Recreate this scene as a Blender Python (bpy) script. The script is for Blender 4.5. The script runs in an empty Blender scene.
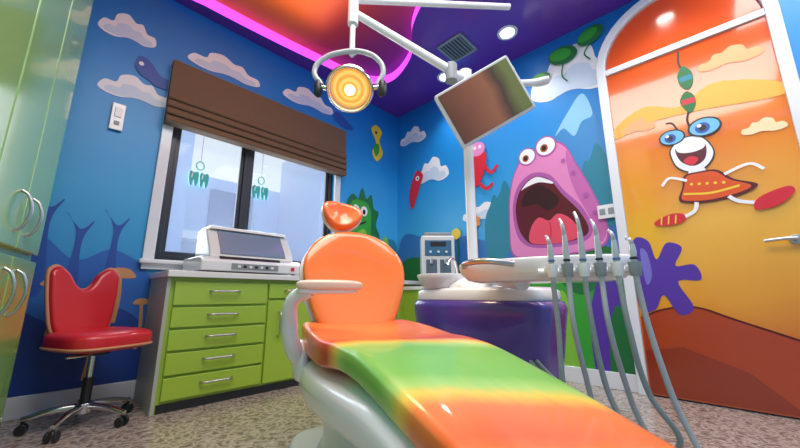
import bpy, math, bmesh, random
from mathutils import Vector, Matrix, Euler
random.seed(4)
S=bpy.context.scene
S.view_settings.view_transform='Standard'
S.view_settings.look='None'
COL=S.collection
h=.68;W=3.0;R=3.06;H=3.07
# ------------------------------------------------------------ materials
MATS={}
def mat(name,c,rough=.45,metal=0,coat=0,em=None,es=0,trans=0,alpha=1):
    if name in MATS:return MATS[name]
    m=bpy.data.materials.new(name);m.use_nodes=True
    b=m.node_tree.nodes['Principled BSDF']
    b.inputs['Base Color'].default_value=(*c,1)
    b.inputs['Roughness'].default_value=rough
    b.inputs['Metallic'].default_value=metal
    b.inputs['Coat Weight'].default_value=coat
    b.inputs['Coat Roughness'].default_value=.08
    b.inputs['Transmission Weight'].default_value=trans
    b.inputs['Alpha'].default_value=alpha
    if em:
        b.inputs['Emission Color'].default_value=(*em,1);b.inputs['Emission Strength'].default_value=es
    MATS[name]=m;return m
def hexc(s):
    s=s.lstrip('#');o=[]
    for i in (0,2,4):
        v=int(s[i:i+2],16)/255
        o.append(v/12.92 if v<=.04045 else ((v+.055)/1.055)**2.4)
    return tuple(o)
def hm(name,hx,**k):return mat(name,hexc(hx),**k)
def ramp(nt,stops,interp='LINEAR'):
    r=nt.nodes.new('ShaderNodeValToRGB');r.color_ramp.interpolation=interp
    e=r.color_ramp.elements
    while len(e)<len(stops):e.new(.5)
    for i,(p_,c) in enumerate(stops):
        e[i].position=p_;e[i].color=(*c,1)
    return r
def gradmat(name,axis,lo,hi,stops,rough=.4,coat=0,noise=0,interp='LINEAR',space='world',skew=0,nscale=6,stretch=(1,1,1)):
    m=bpy.data.materials.new(name);m.use_nodes=True;nt=m.node_tree;L=nt.links
    b=nt.nodes['Principled BSDF']
    if space=='world':
        g=nt.nodes.new('ShaderNodeNewGeometry');src=g.outputs['Position']
    else:
        g=nt.nodes.new('ShaderNodeTexCoord');src=g.outputs['Object']
    sp=nt.nodes.new('ShaderNodeSeparateXYZ');L.new(src,sp.inputs[0])
    val=sp.outputs[axis]
    if skew:
        ma=nt.nodes.new('ShaderNodeMath');ma.operation='MULTIPLY_ADD';L.new(sp.outputs['Y'],ma.inputs[0]);ma.inputs[1].default_value=skew;L.new(val,ma.inputs[2]);val=ma.outputs[0]
    if noise:
        mp=nt.nodes.new('ShaderNodeMapping');L.new(src,mp.inputs[0]);mp.inputs['Scale'].default_value=stretch
        n=nt.nodes.new('ShaderNodeTexNoise');n.inputs['Scale'].default_value=nscale;L.new(mp.outputs[0],n.inputs['Vector'])
        ma=nt.nodes.new('ShaderNodeMath');ma.operation='MULTIPLY_ADD';L.new(n.outputs['Fac'],ma.inputs[0]);ma.inputs[1].default_value=noise;L.new(val,ma.inputs[2]);val=ma.outputs[0]
    mr=nt.nodes.new('ShaderNodeMapRange');mr.inputs['From Min'].default_value=lo;mr.inputs['From Max'].default_value=hi
    L.new(val,mr.inputs['Value'])
    r=ramp(nt,stops,interp);L.new(mr.outputs[0],r.inputs[0]);L.new(r.outputs[0],b.inputs['Base Color'])
    b.inputs['Roughness'].default_value=rough;b.inputs['Coat Weight'].default_value=coat;b.inputs['Coat Roughness'].default_value=.06
    MATS[name]=m;return m
WHITE=hm('white_plastic','#eceef0',rough=.25,coat=.5)
OFF=hm('offwhite','#dfe3e2',rough=.3,coat=.3)
GREY=hm('grey_plastic','#8e979c',rough=.4)
DARK=hm('dark_plastic','#22262c',rough=.35)
CHROME=mat('chrome',(.75,.75,.77),rough=.15,metal=1)
STEEL=mat('brushed_steel',(.55,.56,.57),rough=.3,metal=1)
GREEN=gradmat('cabinet_green','Z',0,3,[(0,hexc('#a2c43c')),(1,hexc('#a9cf6a'))],rough=.3,coat=.3)
TGREEN=gradmat('tall_green','Z',0,3,[(0,hexc('#8aba5c')),(.4,hexc('#94c470')),(1,hexc('#82b47c'))],rough=.2,coat=.7)
PURPLE=hm('unit_purple','#54409c',rough=.25,coat=.6)
ORANGE=gradmat('chair_orange','Z',.45,1.2,[(0,hexc('#f59a50')),(.5,hexc('#f47a2c')),(1,hexc('#f2682a'))],rough=.25,coat=.6)
# ------------------------------------------------------------ geometry helpers
def finish(o,m,parent,smooth=True,bevel=0,seg=3):
    if m:o.data.materials.append(m)
    if parent:o.parent=parent
    if o.type=='MESH' and smooth:
        for f in o.data.polygons:f.use_smooth=True
    if bevel:
        b=o.modifiers.new('b','BEVEL');b.width=bevel;b.segments=seg;b.limit_method='ANGLE';b.angle_limit=math.radians(40)
    if o.type=='MESH' and smooth:
        n=o.modifiers.new('wn','WEIGHTED_NORMAL');n.keep_sharp=False
    return o
def mesh(name,vs,fs,m,parent=None,smooth=False,bevel=0,seg=3):
    me=bpy.data.meshes.new(name);me.from_pydata([tuple(v) for v in vs],[],fs);me.update()
    bm=bmesh.new();bm.from_mesh(me);bmesh.ops.recalc_face_normals(bm,faces=bm.faces);bm.to_mesh(me);bm.free()
    o=bpy.data.objects.new(name,me);COL.objects.link(o)
    return finish(o,m,parent,smooth,bevel,seg)
def group(name,loc=(0,0,0),rz=0):
    o=bpy.data.objects.new(name,None);o.location=loc;o.rotation_euler=(0,0,rz);o.empty_display_size=.1;COL.objects.link(o);return o
def box(name,c,s,m,parent=None,bevel=.006,rot=(0,0,0)):
    a,b,d=s[0]/2,s[1]/2,s[2]/2
    M=Euler(rot).to_matrix()
    vs=[Vector(c)+M@Vector((x*a,y*b,z*d)) for x in(-1,1) for y in(-1,1) for z in(-1,1)]
    fs=[(0,1,3,2),(4,6,7,5),(0,4,5,1),(2,3,7,6),(0,2,6,4),(1,5,7,3)]
    return mesh(name,vs,fs,m,parent,bevel>0,bevel)
def boxr(name,x0,x1,y0,y1,z0,z1,m,parent=None,bevel=0):
    return box(name,((x0+x1)/2,(y0+y1)/2,(z0+z1)/2),(x1-x0,y1-y0,z1-z0),m,parent,bevel)
def cyl(name,p1,p2,r,m,parent=None,r2=None,n=32,bevel=0):
    p1=Vector(p1);p2=Vector(p2);d=p2-p1
    q=d.to_track_quat('Z','Y').to_matrix();r2=r if r2 is None else r2
    vs=[];
    for k,(pp,rr) in enumerate(((p1,r),(p2,r2))):
        for i in range(n):
            a=2*math.pi*i/n;vs.append(pp+q@Vector((rr*math.cos(a),rr*math.sin(a),0)))
    fs=[(i,(i+1)%n,n+(i+1)%n,n+i) for i in range(n)]+[tuple(range(n)),tuple(range(n,2*n))]
    return mesh(name,vs,fs,m,parent,True,bevel or min(r,r2)*.12,2)
def lathe(name,prof,m,parent=None,loc=(0,0,0),axis=(0,0,1),n=40):
    q=Vector(axis).to_track_quat('Z','Y').to_matrix();vs=[];k=len(prof)
    for i in range(n):
        a=2*math.pi*i/n
        for r,z in prof:vs.append(Vector(loc)+q@Vector((r*math.cos(a),r*math.sin(a),z)))
    fs=[]
    for i in range(n):
        j=(i+1)%n
        for t in range(k-1):fs.append((i*k+t,j*k+t,j*k+t+1,i*k+t+1))
    me=mesh(name,vs,fs,m,parent,True);return me
def sq(name,c,s,m,parent=None,e1=.5,e2=.5,fn=None,rot=(0,0,0),nu=48,nv=28):
    """superellipsoid, s = half sizes"""
    def P(x,e):return math.copysign(abs(x)**e,x)
    M=Euler(rot).to_matrix();vs=[];fs=[]
    for j in range(nv+1):
        b=-math.pi/2+math.pi*j/nv
        for i in range(nu):
            a=2*math.pi*i/nu
            v=Vector((P(math.cos(b),e1)*P(math.cos(a),e2)*s[0],P(math.cos(b),e1)*P(math.sin(a),e2)*s[1],P(math.sin(b),e1)*s[2]))
            if fn:v=Vector(fn(v))
            vs.append(Vector(c)+M@v)
    for j in range(nv):
        for i in range(nu):
            fs.append((j*nu+i,j*nu+(i+1)%nu,(j+1)*nu+(i+1)%nu,(j+1)*nu+i))
    o=mesh(name,vs,fs,m,parent,True)
    bm=bmesh.new();bm.from_mesh(o.data);bmesh.ops.remove_doubles(bm,verts=bm.verts,dist=1e-5);bm.to_mesh(o.data);bm.free()
    return o
def tube(name,pts,r,m,parent=None,radii=None,cyc=False):
    cu=bpy.data.curves.new(name,'CURVE');cu.dimensions='3D';cu.bevel_depth=r;cu.bevel_resolution=5;cu.use_fill_caps=True;cu.resolution_u=10
    sp=cu.splines.new('BEZIER');sp.bezier_points.add(len(pts)-1);sp.use_cyclic_u=cyc
    for i,p_ in enumerate(pts):
        b=sp.bezier_points[i];b.co=p_;b.handle_left_type=b.handle_right_type='AUTO'
        if radii:b.radius=radii[i]
    o=bpy.data.objects.new(name,cu);COL.objects.link(o);o.data.materials.append(m)
    if parent:o.parent=parent
    return o
def cr(pts,n=8,closed=True):
    o=[];k=len(pts)
    for i in range(k if closed else k-1):
        if closed:a,b,c,d=(pts[(i+j)%k] for j in(-1,0,1,2))
        else:a,b,c,d=(pts[max(0,min(k-1,i+j))] for j in(-1,0,1,2))
        for s in range(n):
            t=s/n
            o.append(tuple(.5*((2*b[q])+(-a[q]+c[q])*t+(2*a[q]-5*b[q]+4*c[q]-d[q])*t*t+(-a[q]+3*b[q]-3*c[q]+d[q])*t**3) for q in range(len(a))))
    if not closed:o.append(tuple(pts[-1]))
    return o
def slab(name,pts,th,frame,m,parent=None,bevel=.01,seg=4):
    k=len(pts)
    vs=[frame(x,y,-th/2) for x,y in pts]+[frame(x,y,th/2) for x,y in pts]
    fs=[tuple(range(k)),tuple(range(k,2*k))]+[(i,(i+1)%k,k+(i+1)%k,k+i) for i in range(k)]
    return mesh(name,vs,fs,m,parent,True,bevel,seg)
def loft(name,secs,m,parent=None,closed=True):
    k=len(secs[0]);vs=[v for s in secs for v in s];fs=[]
    for j in range(len(secs)-1):
        for i in range(k if closed else k-1):
            fs.append((j*k+i,j*k+(i+1)%k,(j+1)*k+(i+1)%k,(j+1)*k+i))
    if closed:fs+= [tuple(range(k)),tuple(range((len(secs)-1)*k,len(secs)*k))]
    return mesh(name,vs,fs,m,parent,True)
# ------------------------------------------------------------ room shell
SKY=gradmat('wall_sky','Z',0,3.07,[(0,hexc('#125aa8')),(.3,hexc('#2f98d8')),(.5,hexc('#40aee8')),(.75,hexc('#1e92de')),(1,hexc('#167cd0'))],rough=.4,noise=.25,nscale=1.2)
PLAIN=hm('plain_wall','#8fbcd8',rough=.6)
def multibox(name,boxes,m):
    vs=[];fs=[]
    for (x0,x1,y0,y1,z0,z1) in boxes:
        o=len(vs);vs+=[(x,y,z) for x in(x0,x1) for y in(y0,y1) for z in(z0,z1)]
        fs+=[tuple(o+i for i in f) for f in [(0,1,3,2),(4,6,7,5),(0,4,5,1),(2,3,7,6),(0,2,6,4),(1,5,7,3)]]
    return mesh(name,vs,fs,m)
XW=-.85;YS=-1.6
wx0,wx1,wz0,wz1=.53,2.06,.93,2.42
mn=multibox('wall_north',[(XW-.1,wx0,W,W+.15,0,H+.3),(wx1,R+.1,W,W+.15,0,H+.3),(wx0,wx1,W,W+.15,0,wz0),(wx0,wx1,W,W+.15,wz1,H+.3)],SKY)
mE=multibox('wall_east',[(R,R+.12,YS-.1,W,0,H+.3)],SKY)
multibox('wall_west',[(XW-.12,XW,YS-.1,W,0,H+.3)],PLAIN)
multibox('wall_south',[(XW,R,YS-.12,YS,0,H+.3)],PLAIN)
# floor
fm=bpy.data.materials.new('floor_stone');fm.use_nodes=True;nt=fm.node_tree;L=nt.links;b=nt.nodes['Principled BSDF']
tc=nt.nodes.new('ShaderNodeNewGeometry');vo=nt.nodes.new('ShaderNodeTexVoronoi');vo.inputs['Scale'].default_value=24;vo.feature='DISTANCE_TO_EDGE'
ns=nt.nodes.new('ShaderNodeTexNoise');ns.inputs['Scale'].default_value=7;ns.inputs['Detail'].default_value=5
mx=nt.nodes.new('ShaderNodeMix');mx.data_type='VECTOR';mx.inputs[0].default_value=.22
L.new(tc.outputs['Position'],ns.inputs['Vector']);L.new(tc.outputs['Position'],mx.inputs[4]);L.new(ns.outputs['Color'],mx.inputs[5]);L.new(mx.outputs[1],vo.inputs['Vector'])
r1=ramp(nt,[(0,hexc('#d4cac0')),(.08,hexc('#b8aa9e')),(.2,hexc('#84766e')),(.6,hexc('#5e524c'))]);L.new(vo.outputs['Distance'],r1.inputs[0])
wv=nt.nodes.new('ShaderNodeTexNoise');wv.inputs['Scale'].default_value=40;L.new(tc.outputs['Position'],wv.inputs['Vector'])
r2=ramp(nt,[(.35,hexc('#6a5e58')),(.65,hexc('#bcb0a6'))]);L.new(wv.outputs['Fac'],r2.inputs[0])
m2=nt.nodes.new('ShaderNodeMix');m2.data_type='RGBA';m2.blend_type='MIX';m2.inputs[0].default_value=.4
L.new(r1.outputs[0],m2.inputs[6]);L.new(r2.outputs[0],m2.inputs[7]);L.new(m2.outputs[2],b.inputs['Base Color'])
b.inputs['Roughness'].default_value=.25;b.inputs['Coat Weight'].default_value=.4
bp=nt.nodes.new('ShaderNodeBump');bp.inputs['Strength'].default_value=.2;bp.inputs['Distance'].default_value=.01;L.new(vo.outputs['Distance'],bp.inputs['Height']);L.new(bp.outputs[0],b.inputs['Normal'])
boxr('floor',XW-.1,R+.1,YS-.1,W+.15,-.1,0,fm)
# ceiling : purple slab with curved tray
CP=hm('ceiling_purple','#6a30a8',rough=.3,coat=.4)
CR_=gradmat('ceiling_tray_red','X',0,2.4,[(0,hexc('#f8842c')),(.52,hexc('#f4702c')),(.68,hexc('#d8404a')),(.85,hexc('#a03080')),(1,hexc('#8a2f96'))],rough=.4)
PINK=mat('led_cove_pink',hexc('#c850d8'),em=hexc('#d048e0'),es=1.7)
tray=cr([(-.55,2.86),(.6,2.87),(1.5,2.82),(2.2,2.72),(2.42,2.48),(2.28,2.05),(1.98,1.75),(1.8,1.35),(1.72,.8),(1.7,-.6),(1.55,-1.3),(0,-1.45),(-.55,-1.3),(-.62,0)],8)
bm=bmesh.new()
def ring(pts,z):
    vs=[bm.verts.new((x,y,z)) for x,y in pts];return [bm.edges.new((vs[i],vs[(i+1)%len(vs)])) for i in range(len(vs))]
e=ring([(XW-.1,YS-.1),(R+.1,YS-.1),(R+.1,W+.15),(XW-.1,W+.15)],H)+ring(tray,H)
bmesh.ops.triangle_fill(bm,edges=e,use_beauty=True,use_dissolve=False)
me=bpy.data.meshes.new('ceiling');bm.to_mesh(me);bm.free()
o=bpy.data.objects.new('ceiling',me);COL.objects.link(o);me.materials.append(CP)
k=len(tray)
mesh('trim_1',[(x,y,H-.004) for x,y in tray]+[(x,y,H+.10) for x,y in tray],[(i,(i+1)%k,k+(i+1)%k,k+i) for i in range(k)],PINK)
mesh('ceiling_tray',[(XW-.1,YS-.1,H+.10),(R+.1,YS-.1,H+.10),(R+.1,W+.15,H+.10),(XW-.1,W+.15,H+.10)],[(0,1,2,3)],CR_)
# baseboards
TR=hm('trim_white','#e6ebf2',rough=.3,coat=.3)
boxr('baseboard_north',XW,.54,W-.02,W,0,.12,TR,None,.004)
boxr('baseboard_east',R-.02,R,.585,1.84,0,.12,TR,None,.004)
# ------------------------------------------------------------ mural helper (flat paint shapes on the walls)
LAY={'N':0,'E':0,'D':0}
def mp(wall,pts,m,parent,name,smooth=True,n=7):
    LAY[wall]+=1;off=.002+LAY[wall]*.0003
    if smooth:pts=cr(pts,n)
    if wall=='N':vs=[(x,W-off,z) for x,z in pts]
    elif wall=='E':vs=[(R-off,x,z) for x,z in pts]
    else:vs=[(R-.032-off,x,z) for x,z in pts]
    return mesh('mural_'+name if wall!='D' else name,vs,[tuple(range(len(vs)))],m,parent)
def ell(cx,cz,rx,rz,rot=0,n=28):
    c,s=math.cos(rot),math.sin(rot)
    return [(cx+rx*math.cos(t)*c-rz*math.sin(t)*s,cz+rx*math.cos(t)*s+rz*math.sin(t)*c) for t in [2*math.pi*i/n for i in range(n)]]
def me_(wall,e,m,parent,name):return mp(wall,e,m,parent,name,False)
def stroke(wall,pts,w,m,parent,name):
    P=cr(pts,8,False);l=[];r=[]
    for i,(x,y) in enumerate(P):
        a=P[max(0,i-1)];b_=P[min(len(P)-1,i+1)];dx,dy=b_[0]-a[0],b_[1]-a[1];q=math.hypot(dx,dy) or 1
        l.append((x-dy/q*w/2,y+dx/q*w/2));r.append((x+dy/q*w/2,y-dx/q*w/2))
    return mp(wall,l+r[::-1],m,parent,name,False)
MW=hm('mural_white','#f2f6fb');MK=hm('mural_black','#1a1624');MPK=hm('mural_pink','#e58cc6');MPD=hm('mural_plum','#b05ca8');MCL=hm('mural_cloud','#cfe2f6')
MRED=hm('mural_red','#d8263a');MDR=hm('mural_darkred','#5a0c1c');MTON=hm('mural_tongue','#e8506a');MG=hm('mural_green','#36a437');MGD=hm('mural_dkgreen','#1a7038')
MLG=hm('mural_lime','#86c842');MB=hm('mural_blue','#2456b0');MBD=hm('mural_navy','#1b449c');MTEAL=hm('mural_teal','#2486a0');MY=hm('mural_yellow','#f4d23a');MO=hm('mural_orange','#f08a2c')
MTAN=hm('mural_tan','#d09a68');MLAV=hm('mural_lavender','#7a72d0');MLB=hm('mural_ltblue','#8fd0f2');MPU=hm('mural_purple','#5534a4');MBR=hm('mural_brown','#b5581e')
CLP=[(-1,-.25),(-.85,.15),(-.55,.2),(-.45,.6),(-.1,.8),(.2,.55),(.45,.6),(.65,.25),(.95,.2),(1,-.2),(.6,-.4),(.1,-.3),(-.4,-.5),(-.8,-.45)]
def cloud(wall,cx,cz,w,hh,par,seed=0):
    mp(wall,[(cx+a*w/2,cz+b_*hh/1.3) for a,b_ in CLP],MW,par,'cloud')
    mp(wall,[(cx+a*w/2*.85+.01*w,cz-.12*hh+b_*hh/1.3*.55) for a,b_ in CLP],MCL,par,'cloud_shade')
# north mural
cloud('N',.17,2.62,.34,.22,mn);cloud('N',.27,2.16,.42,.2,mn);cloud('N',.86,2.66,.6,.2,mn);cloud('N',1.7,2.72,.6,.22,mn)
mp('N',[(-.8,.0),(-.8,1.0),(-.4,.9),(-.1,1.06),(.12,.9),(.32,.98),(.56,.72),(.56,0)],hm('mural_midblue','#2a6cc4'),mn,'hill_back')
mp('N',[(-.8,.0),(-.8,.62),(-.3,.72),(.1,.5),(.36,.6),(.56,.4),(.56,0)],MBD,mn,'hill_front')
for x,z in [(-.04,1.12),(.12,1.0),(.3,1.05)]:
    mp('N',[(x-.04,z-.4),(x-.015,z+.05),(x-.08,z+.2),(x,z+.1),(x+.06,z+.16),(x+.015,z+.0),(x+.04,z-.4)],MB,mn,'tree')
for x,z,r in [(.06,.74,.07),(.36,.80,.085),(.26,.46,.07),(.5,.62,.05)]:
    stroke('N',[(x,z-.3),(x+.01,z-.15),(x,z)],.02,MTAN,mn,'stem')
    mp('N',[(x-r,z),(x-r*.6,z+r*.6),(x,z+r*.75),(x+r*.6,z+r*.6),(x+r,z),(x,z-r*.1)],MTAN,mn,'mushroom_cap')
mp('N',[(.24,2.37),(.26,2.46),(.33,2.44),(.4,2.36),(.47,2.34),(.47,2.27),(.38,2.26),(.33,2.29),(.28,2.31)],MB,mn,'dragon')
me_('N',ell(.275,2.40,.016,.016),MW,mn,'dragon_eye')
mp('N',[(2.0,2.68),(2.08,2.74),(2.2,2.68),(2.3,2.62),(2.22,2.58),(2.1,2.6)],MB,mn,'blue_bird')
mp('N',[(2.58,2.72),(2.66,2.8),(2.76,2.74),(2.72,2.6),(2.78,2.45),(2.68,2.32),(2.6,2.42),(2.66,2.56)],MY,mn,'yellow_seahorse')
mp('N',[(2.62,2.5),(2.7,2.56),(2.72,2.46),(2.66,2.38)],MG,mn,'seahorse_belly')
me_('N',ell(2.66,2.7,.02,.02),MK,mn,'seahorse_eye')
mp('N',[(2.14,0),(2.14,1.3),(2.4,1.4),(2.6,1.25),(2.85,1.35),(3.05,1.2),(3.05,0)],MTEAL,mn,'far_hill')
DX=.1
mp('N',[(x+DX,z) for x,z in [(2.20,.9),(2.18,1.5),(2.14,1.7),(2.22,1.82),(2.30,1.78),(2.36,1.92),(2.42,1.80),(2.50,1.86),(2.54,1.70),(2.62,1.66),(2.58,1.5),(2.64,1.36),(2.58,1.2),(2.6,.9)]],MGD,mn,'dinosaur_outline')
mp('N',[(x+DX,z) for x,z in [(2.23,.9),(2.21,1.5),(2.19,1.68),(2.26,1.76),(2.34,1.76),(2.44,1.74),(2.50,1.62),(2.5,1.4),(2.54,1.2),(2.55,.9)]],MG,mn,'green_dinosaur')
mp('N',[(x+DX,z) for x,z in [(2.3,.9),(2.28,1.3),(2.36,1.42),(2.44,1.36),(2.47,.9)]],MLG,mn,'dinosaur_belly')
for x in(2.27+DX,2.39+DX):
    me_('N',ell(x,1.64,.05,.06),MW,mn,'eye');me_('N',ell(x,1.63,.022,.032),MK,mn,'pupil')
stroke('N',[(2.26+DX,1.52),(2.33+DX,1.48),(2.42+DX,1.52)],.018,MK,mn,'dinosaur_smile')
mp('N',[(2.78,.9),(2.76,1.2),(2.82,1.38),(2.9,1.26),(2.9,.9)],MLG,mn,'bush')
# east mural
cloud('E',2.72,2.68,.44,.24,mE);cloud('E',2.42,2.12,.5,.32,mE);cloud('E',.78,2.62,.75,.5,mE);cloud('E',1.75,1.5,.5,.2,mE)
mp('E',[(1.6,1.2),(1.2,1.7),(.86,2.28),(.72,2.42),(.62,2.1),(.57,1.8),(.57,1.0)],hm('mural_mtn','#3a8fd0'),mE,'mountain',True)
mp('E',[(.98,2.1),(.86,2.28),(.72,2.42),(.66,2.2),(.75,2.16),(.82,2.05),(.9,2.15)],MLB,mE,'snow_cap')
mp('E',[(2.95,0),(2.95,1.3),(2.6,1.36),(2.3,1.2),(2.0,1.3),(1.7,1.22),(1.3,1.35),(.9,1.3),(.57,1.45),(.57,0)],hm('mural_hillblue','#3478c4'),mE,'hill_far')
for y,z in [(1.62,1.5),(1.5,1.62),(.66,1.75),(.75,1.62)]:
    mp('E',[(y+.1,z-.5),(y+.12,z-.1),(y+.05,z+.08),(y,z+.18),(y-.06,z+.05),(y-.1,z-.15),(y-.08,z-.5)],MTEAL,mE,'pine')
mp('E',[(2.95,0),(2.95,1.0),(2.5,1.1),(2.1,.95),(1.7,1.05),(1.3,.9),(.95,1.05),(.57,.95),(.57,0)],MGD,mE,'hill_mid')
mp('E',[(2.95,0),(2.95,.6),(2.3,.8),(1.7,.7),(1.2,.86),(.9,.68),(.57,.82),(.57,0)],MG,mE,'hill_near')
mp('E',[(.82,0),(.86,.4),(.8,.72),(.7,.86),(.62,.7),(.57,.4),(.57,0)],MPU,mE,'purple_plant')
mp('E',[(1.2,0),(1.16,.5),(1.05,.72),(.98,.5),(.95,0)],MLG,mE,'grass_blade')
mp('E',[(.75,0),(.72,.45),(.64,.6),(.6,.3),(.62,0)],MGD,mE,'grass_blade')
# pink monster
def scl(pts,k,c=(1.1,1.5)):return [(c[0]+(a-c[0])*k,c[1]+(b_-c[1])*k) for a,b_ in pts]
body=[(1.46,1.08),(1.47,1.3),(1.45,1.6),(1.40,1.8),(1.33,1.93),(1.27,2.0),(1.16,2.02),(1.06,2.04),(.98,2.04),(.90,1.96),(.84,1.8),(.77,1.62),(.70,1.4),(.66,1.2),(.7,1.08),(.85,1.04),(1.1,1.02),(1.35,1.02)]
mp('E',scl(body,1.03),MPD,mE,'monster_outline');mp('E',body,MPK,mE,'monster_body')
mp('E',[(.9,1.94),(.84,1.8),(.77,1.62),(.70,1.4),(.66,1.2),(.72,1.1),(.77,1.3),(.86,1.55),(.9,1.75)],hm('monster_shade','#c86cb4'),mE,'monster_side')
mp('E',[(1.42,1.3),(1.43,1.5),(1.38,1.68),(1.28,1.78),(1.17,1.8),(1.05,1.74),(.95,1.58),(.82,1.4),(.76,1.22),(.82,1.12),(1.0,1.09),(1.25,1.10),(1.37,1.17)],MPD,mE,'monster_lips')
mp('E',[(1.39,1.32),(1.40,1.5),(1.35,1.65),(1.26,1.74),(1.17,1.76),(1.06,1.70),(.97,1.55),(.85,1.38),(.79,1.22),(.84,1.15),(1.0,1.12),(1.25,1.13),(1.34,1.2)],MDR,mE,'monster_mouth')
mp('E',[(1.34,1.5),(1.3,1.62),(1.2,1.68),(1.1,1.64),(1.0,1.5),(1.1,1.42),(1.2,1.5)],hm('mouth_deep','#2e0610'),mE,'throat')
mp('E',[(1.28,1.15),(1.27,1.28),(1.19,1.37),(1.1,1.33),(1.02,1.38),(.92,1.32),(.86,1.2),(.9,1.14),(1.1,1.12)],MTON,mE,'monster_tongue')
stroke('E',[(1.1,1.32),(1.09,1.24),(1.11,1.15)],.012,MRED,mE,'tongue_line')
mp('E',[(1.33,1.66),(1.26,1.73),(1.17,1.755),(1.06,1.695),(1.04,1.66),(1.16,1.70),(1.28,1.68)],MW,mE,'teeth')
for y,z,r in [(1.25,1.98,.075),(1.07,2.03,.085)]:
    me_('E',ell(y,z,r*1.15,r*1.15),MPD,mE,'eye_rim');me_('E',ell(y,z,r,r),MW,mE,'eye');me_('E',ell(y+.015,z-.015,r*.42,r*.46),MBR,mE,'iris');me_('E',ell(y+.015,z-.015,r*.25,r*.3),MK,mE,'pupil')
for y,z,r in [(.78,1.5,.022),(.86,1.72,.018),(.73,1.34,.018),(.93,1.85,.018)]:me_('E',ell(y,z,r,r),MPD,mE,'spot')
mp('E',[(2.72,2.1),(2.64,2.2),(2.55,2.12),(2.6,2.0),(2.66,1.85),(2.74,1.72),(2.78,1.9)],MRED,mE,'red_fish')
me_('E',ell(2.64,2.1,.03,.03),MW,mE,'fish_eye');me_('E',ell(2.64,2.1,.013,.013),MK,mE,'fish_pupil')
mp('E',[(1.84,2.16),(1.76,2.2),(1.68,2.14),(1.7,2.0),(1.76,1.86),(1.84,1.8),(1.9,1.92),(1.89,2.06)],MRED,mE,'red_imp')
me_('E',ell(1.78,2.22,.09,.08),MPK,mE,'imp_head')
stroke('E',[(1.72,2.04),(1.64,1.92),(1.56,1.98)],.035,MRED,mE,'imp_arm');stroke('E',[(1.8,1.86),(1.7,1.76),(1.62,1.8)],.035,MRED,mE,'imp_leg');stroke('E',[(1.86,1.9),(1.9,1.76),(1.84,1.68)],.03,MRED,mE,'imp_leg')
for y in(1.81,1.75):me_('E',ell(y,2.24,.018,.022),MW,mE,'imp_eye')
stroke('E',[(1.86,1.0),(1.84,1.2),(1.86,1.40)],.02,MGD,mE,'flower_stem')
for i in range(7):
    a=i*2*math.pi/7;me_('E',ell(1.86+.05*math.cos(a),1.43+.05*math.sin(a),.028,.028),MO,mE,'petal')
me_('E',ell(1.86,1.43,.035,.035),MRED,mE,'flower_centre')
stroke('E',[(2.08,.9),(2.06,1.15),(2.09,1.3)],.02,MGD,mE,'flower_stem')
me_('E',ell(2.09,1.33,.06,.06),MY,mE,'flower_head')
for (y,z,rx,rz,rt) in [(.84,2.86,.13,.09,.3),(.6,2.93,.11,.08,-.3),(1.05,2.72,.09,.06,.2)]:
    me_('E',ell(y,z,rx,rz,rt),MGD,mE,'leaf');me_('E',ell(y+.02,z+.015,rx*.75,rz*.65,rt),MG,mE,'leaf_shine')
stroke('E',[(.6,2.86),(.66,2.78),(.62,2.7)],.012,MGD,mE,'leaf_stem')
stroke('E',[(.84,2.78),(.86,2.66),(.82,2.58)],.012,MGD,mE,'leaf_stem')
mp('E',[(-.5,0),(-.5,.7),(-.8,.9),(-1.2,.7),(-1.5,.8),(-1.5,0)],MG,mE,'hill_side')
cloud('E',-.85,2.2,.5,.25,mE)
# ------------------------------------------------------------ door
DY0,DY1=-.40,.52;DC=.06;DR=.46
door=group('door_1')
DM=gradmat('door_sunset','Z',0,3,[(0,hexc('#b84e18')),(.17,hexc('#d06a1c')),(.28,hexc('#eaa022')),(.45,hexc('#f2b838')),(.6,hexc('#ee8e22')),(.82,hexc('#e4601c')),(1,hexc('#de501a'))],rough=.15,coat=1,noise=.35,nscale=1.6)
boxr('door_leaf',R-.032,R-.002,DY0,DY1,.01,2.47,DM,door,.002)
def arc(rad,z0,n=24):return [(DC+rad*math.cos(math.pi*i/n),z0+rad*math.sin(math.pi*i/n)) for i in range(n+1)]
def EF(x):return lambda a,b_,c:(x+c,a,b_)
slab('transom_panel',arc(DR-.005,2.5),.02,EF(R-.015),DM,door,0)
def band(name,ro,ri,z0,x,th):
    o=[(DC-ro,0)]+arc(ro,z0)[::-1]+[(DC+ro,0)];i_=[(DC-ri,0)]+arc(ri,z0)[::-1]+[(DC+ri,0)];k=len(o)
    vs=[(x-th,a,b_) for a,b_ in o]+[(x-th,a,b_) for a,b_ in i_]+[(x,a,b_) for a,b_ in o]+[(x,a,b_) for a,b_ in i_]
    fs=[]
    for j in range(k-1):
        fs+=[(j,j+1,k+j+1,k+j),(j,j+1,2*k+j+1,2*k+j),(k+j,k+j+1,3*k+j+1,3*k+j)]
    fs+=[(0,k,3*k,2*k),(k-1,2*k-1,4*k-1,3*k-1)]
    return mesh(name,vs,fs,TR,door,False,.006)
band('door_frame',.525,.46,2.5,R-.001,.06)
boxr('transom_bar',R-.05,R-.002,DC-DR,DC+DR,2.47,2.52,TR,door,.004)
mp('D',[(.51,.02),(.51,.52),(.38,.58),(.2,.6),(.0,.52),(-.39,.36),(-.39,.02)],hm('dune_red','#b04216',rough=.2,coat=.8),door,'dune',False)
mp('D',[(.51,.02),(.51,.3),(.3,.34),(.0,.22),(-.2,.02)],hm('dune_dark','#943414',rough=.2,coat=.8),door,'dune_front',False)
stroke('D',[(.51,.52),(.38,.58),(.2,.6),(.0,.52),(-.39,.36)],.012,MDR,door,'dune_line')
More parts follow.
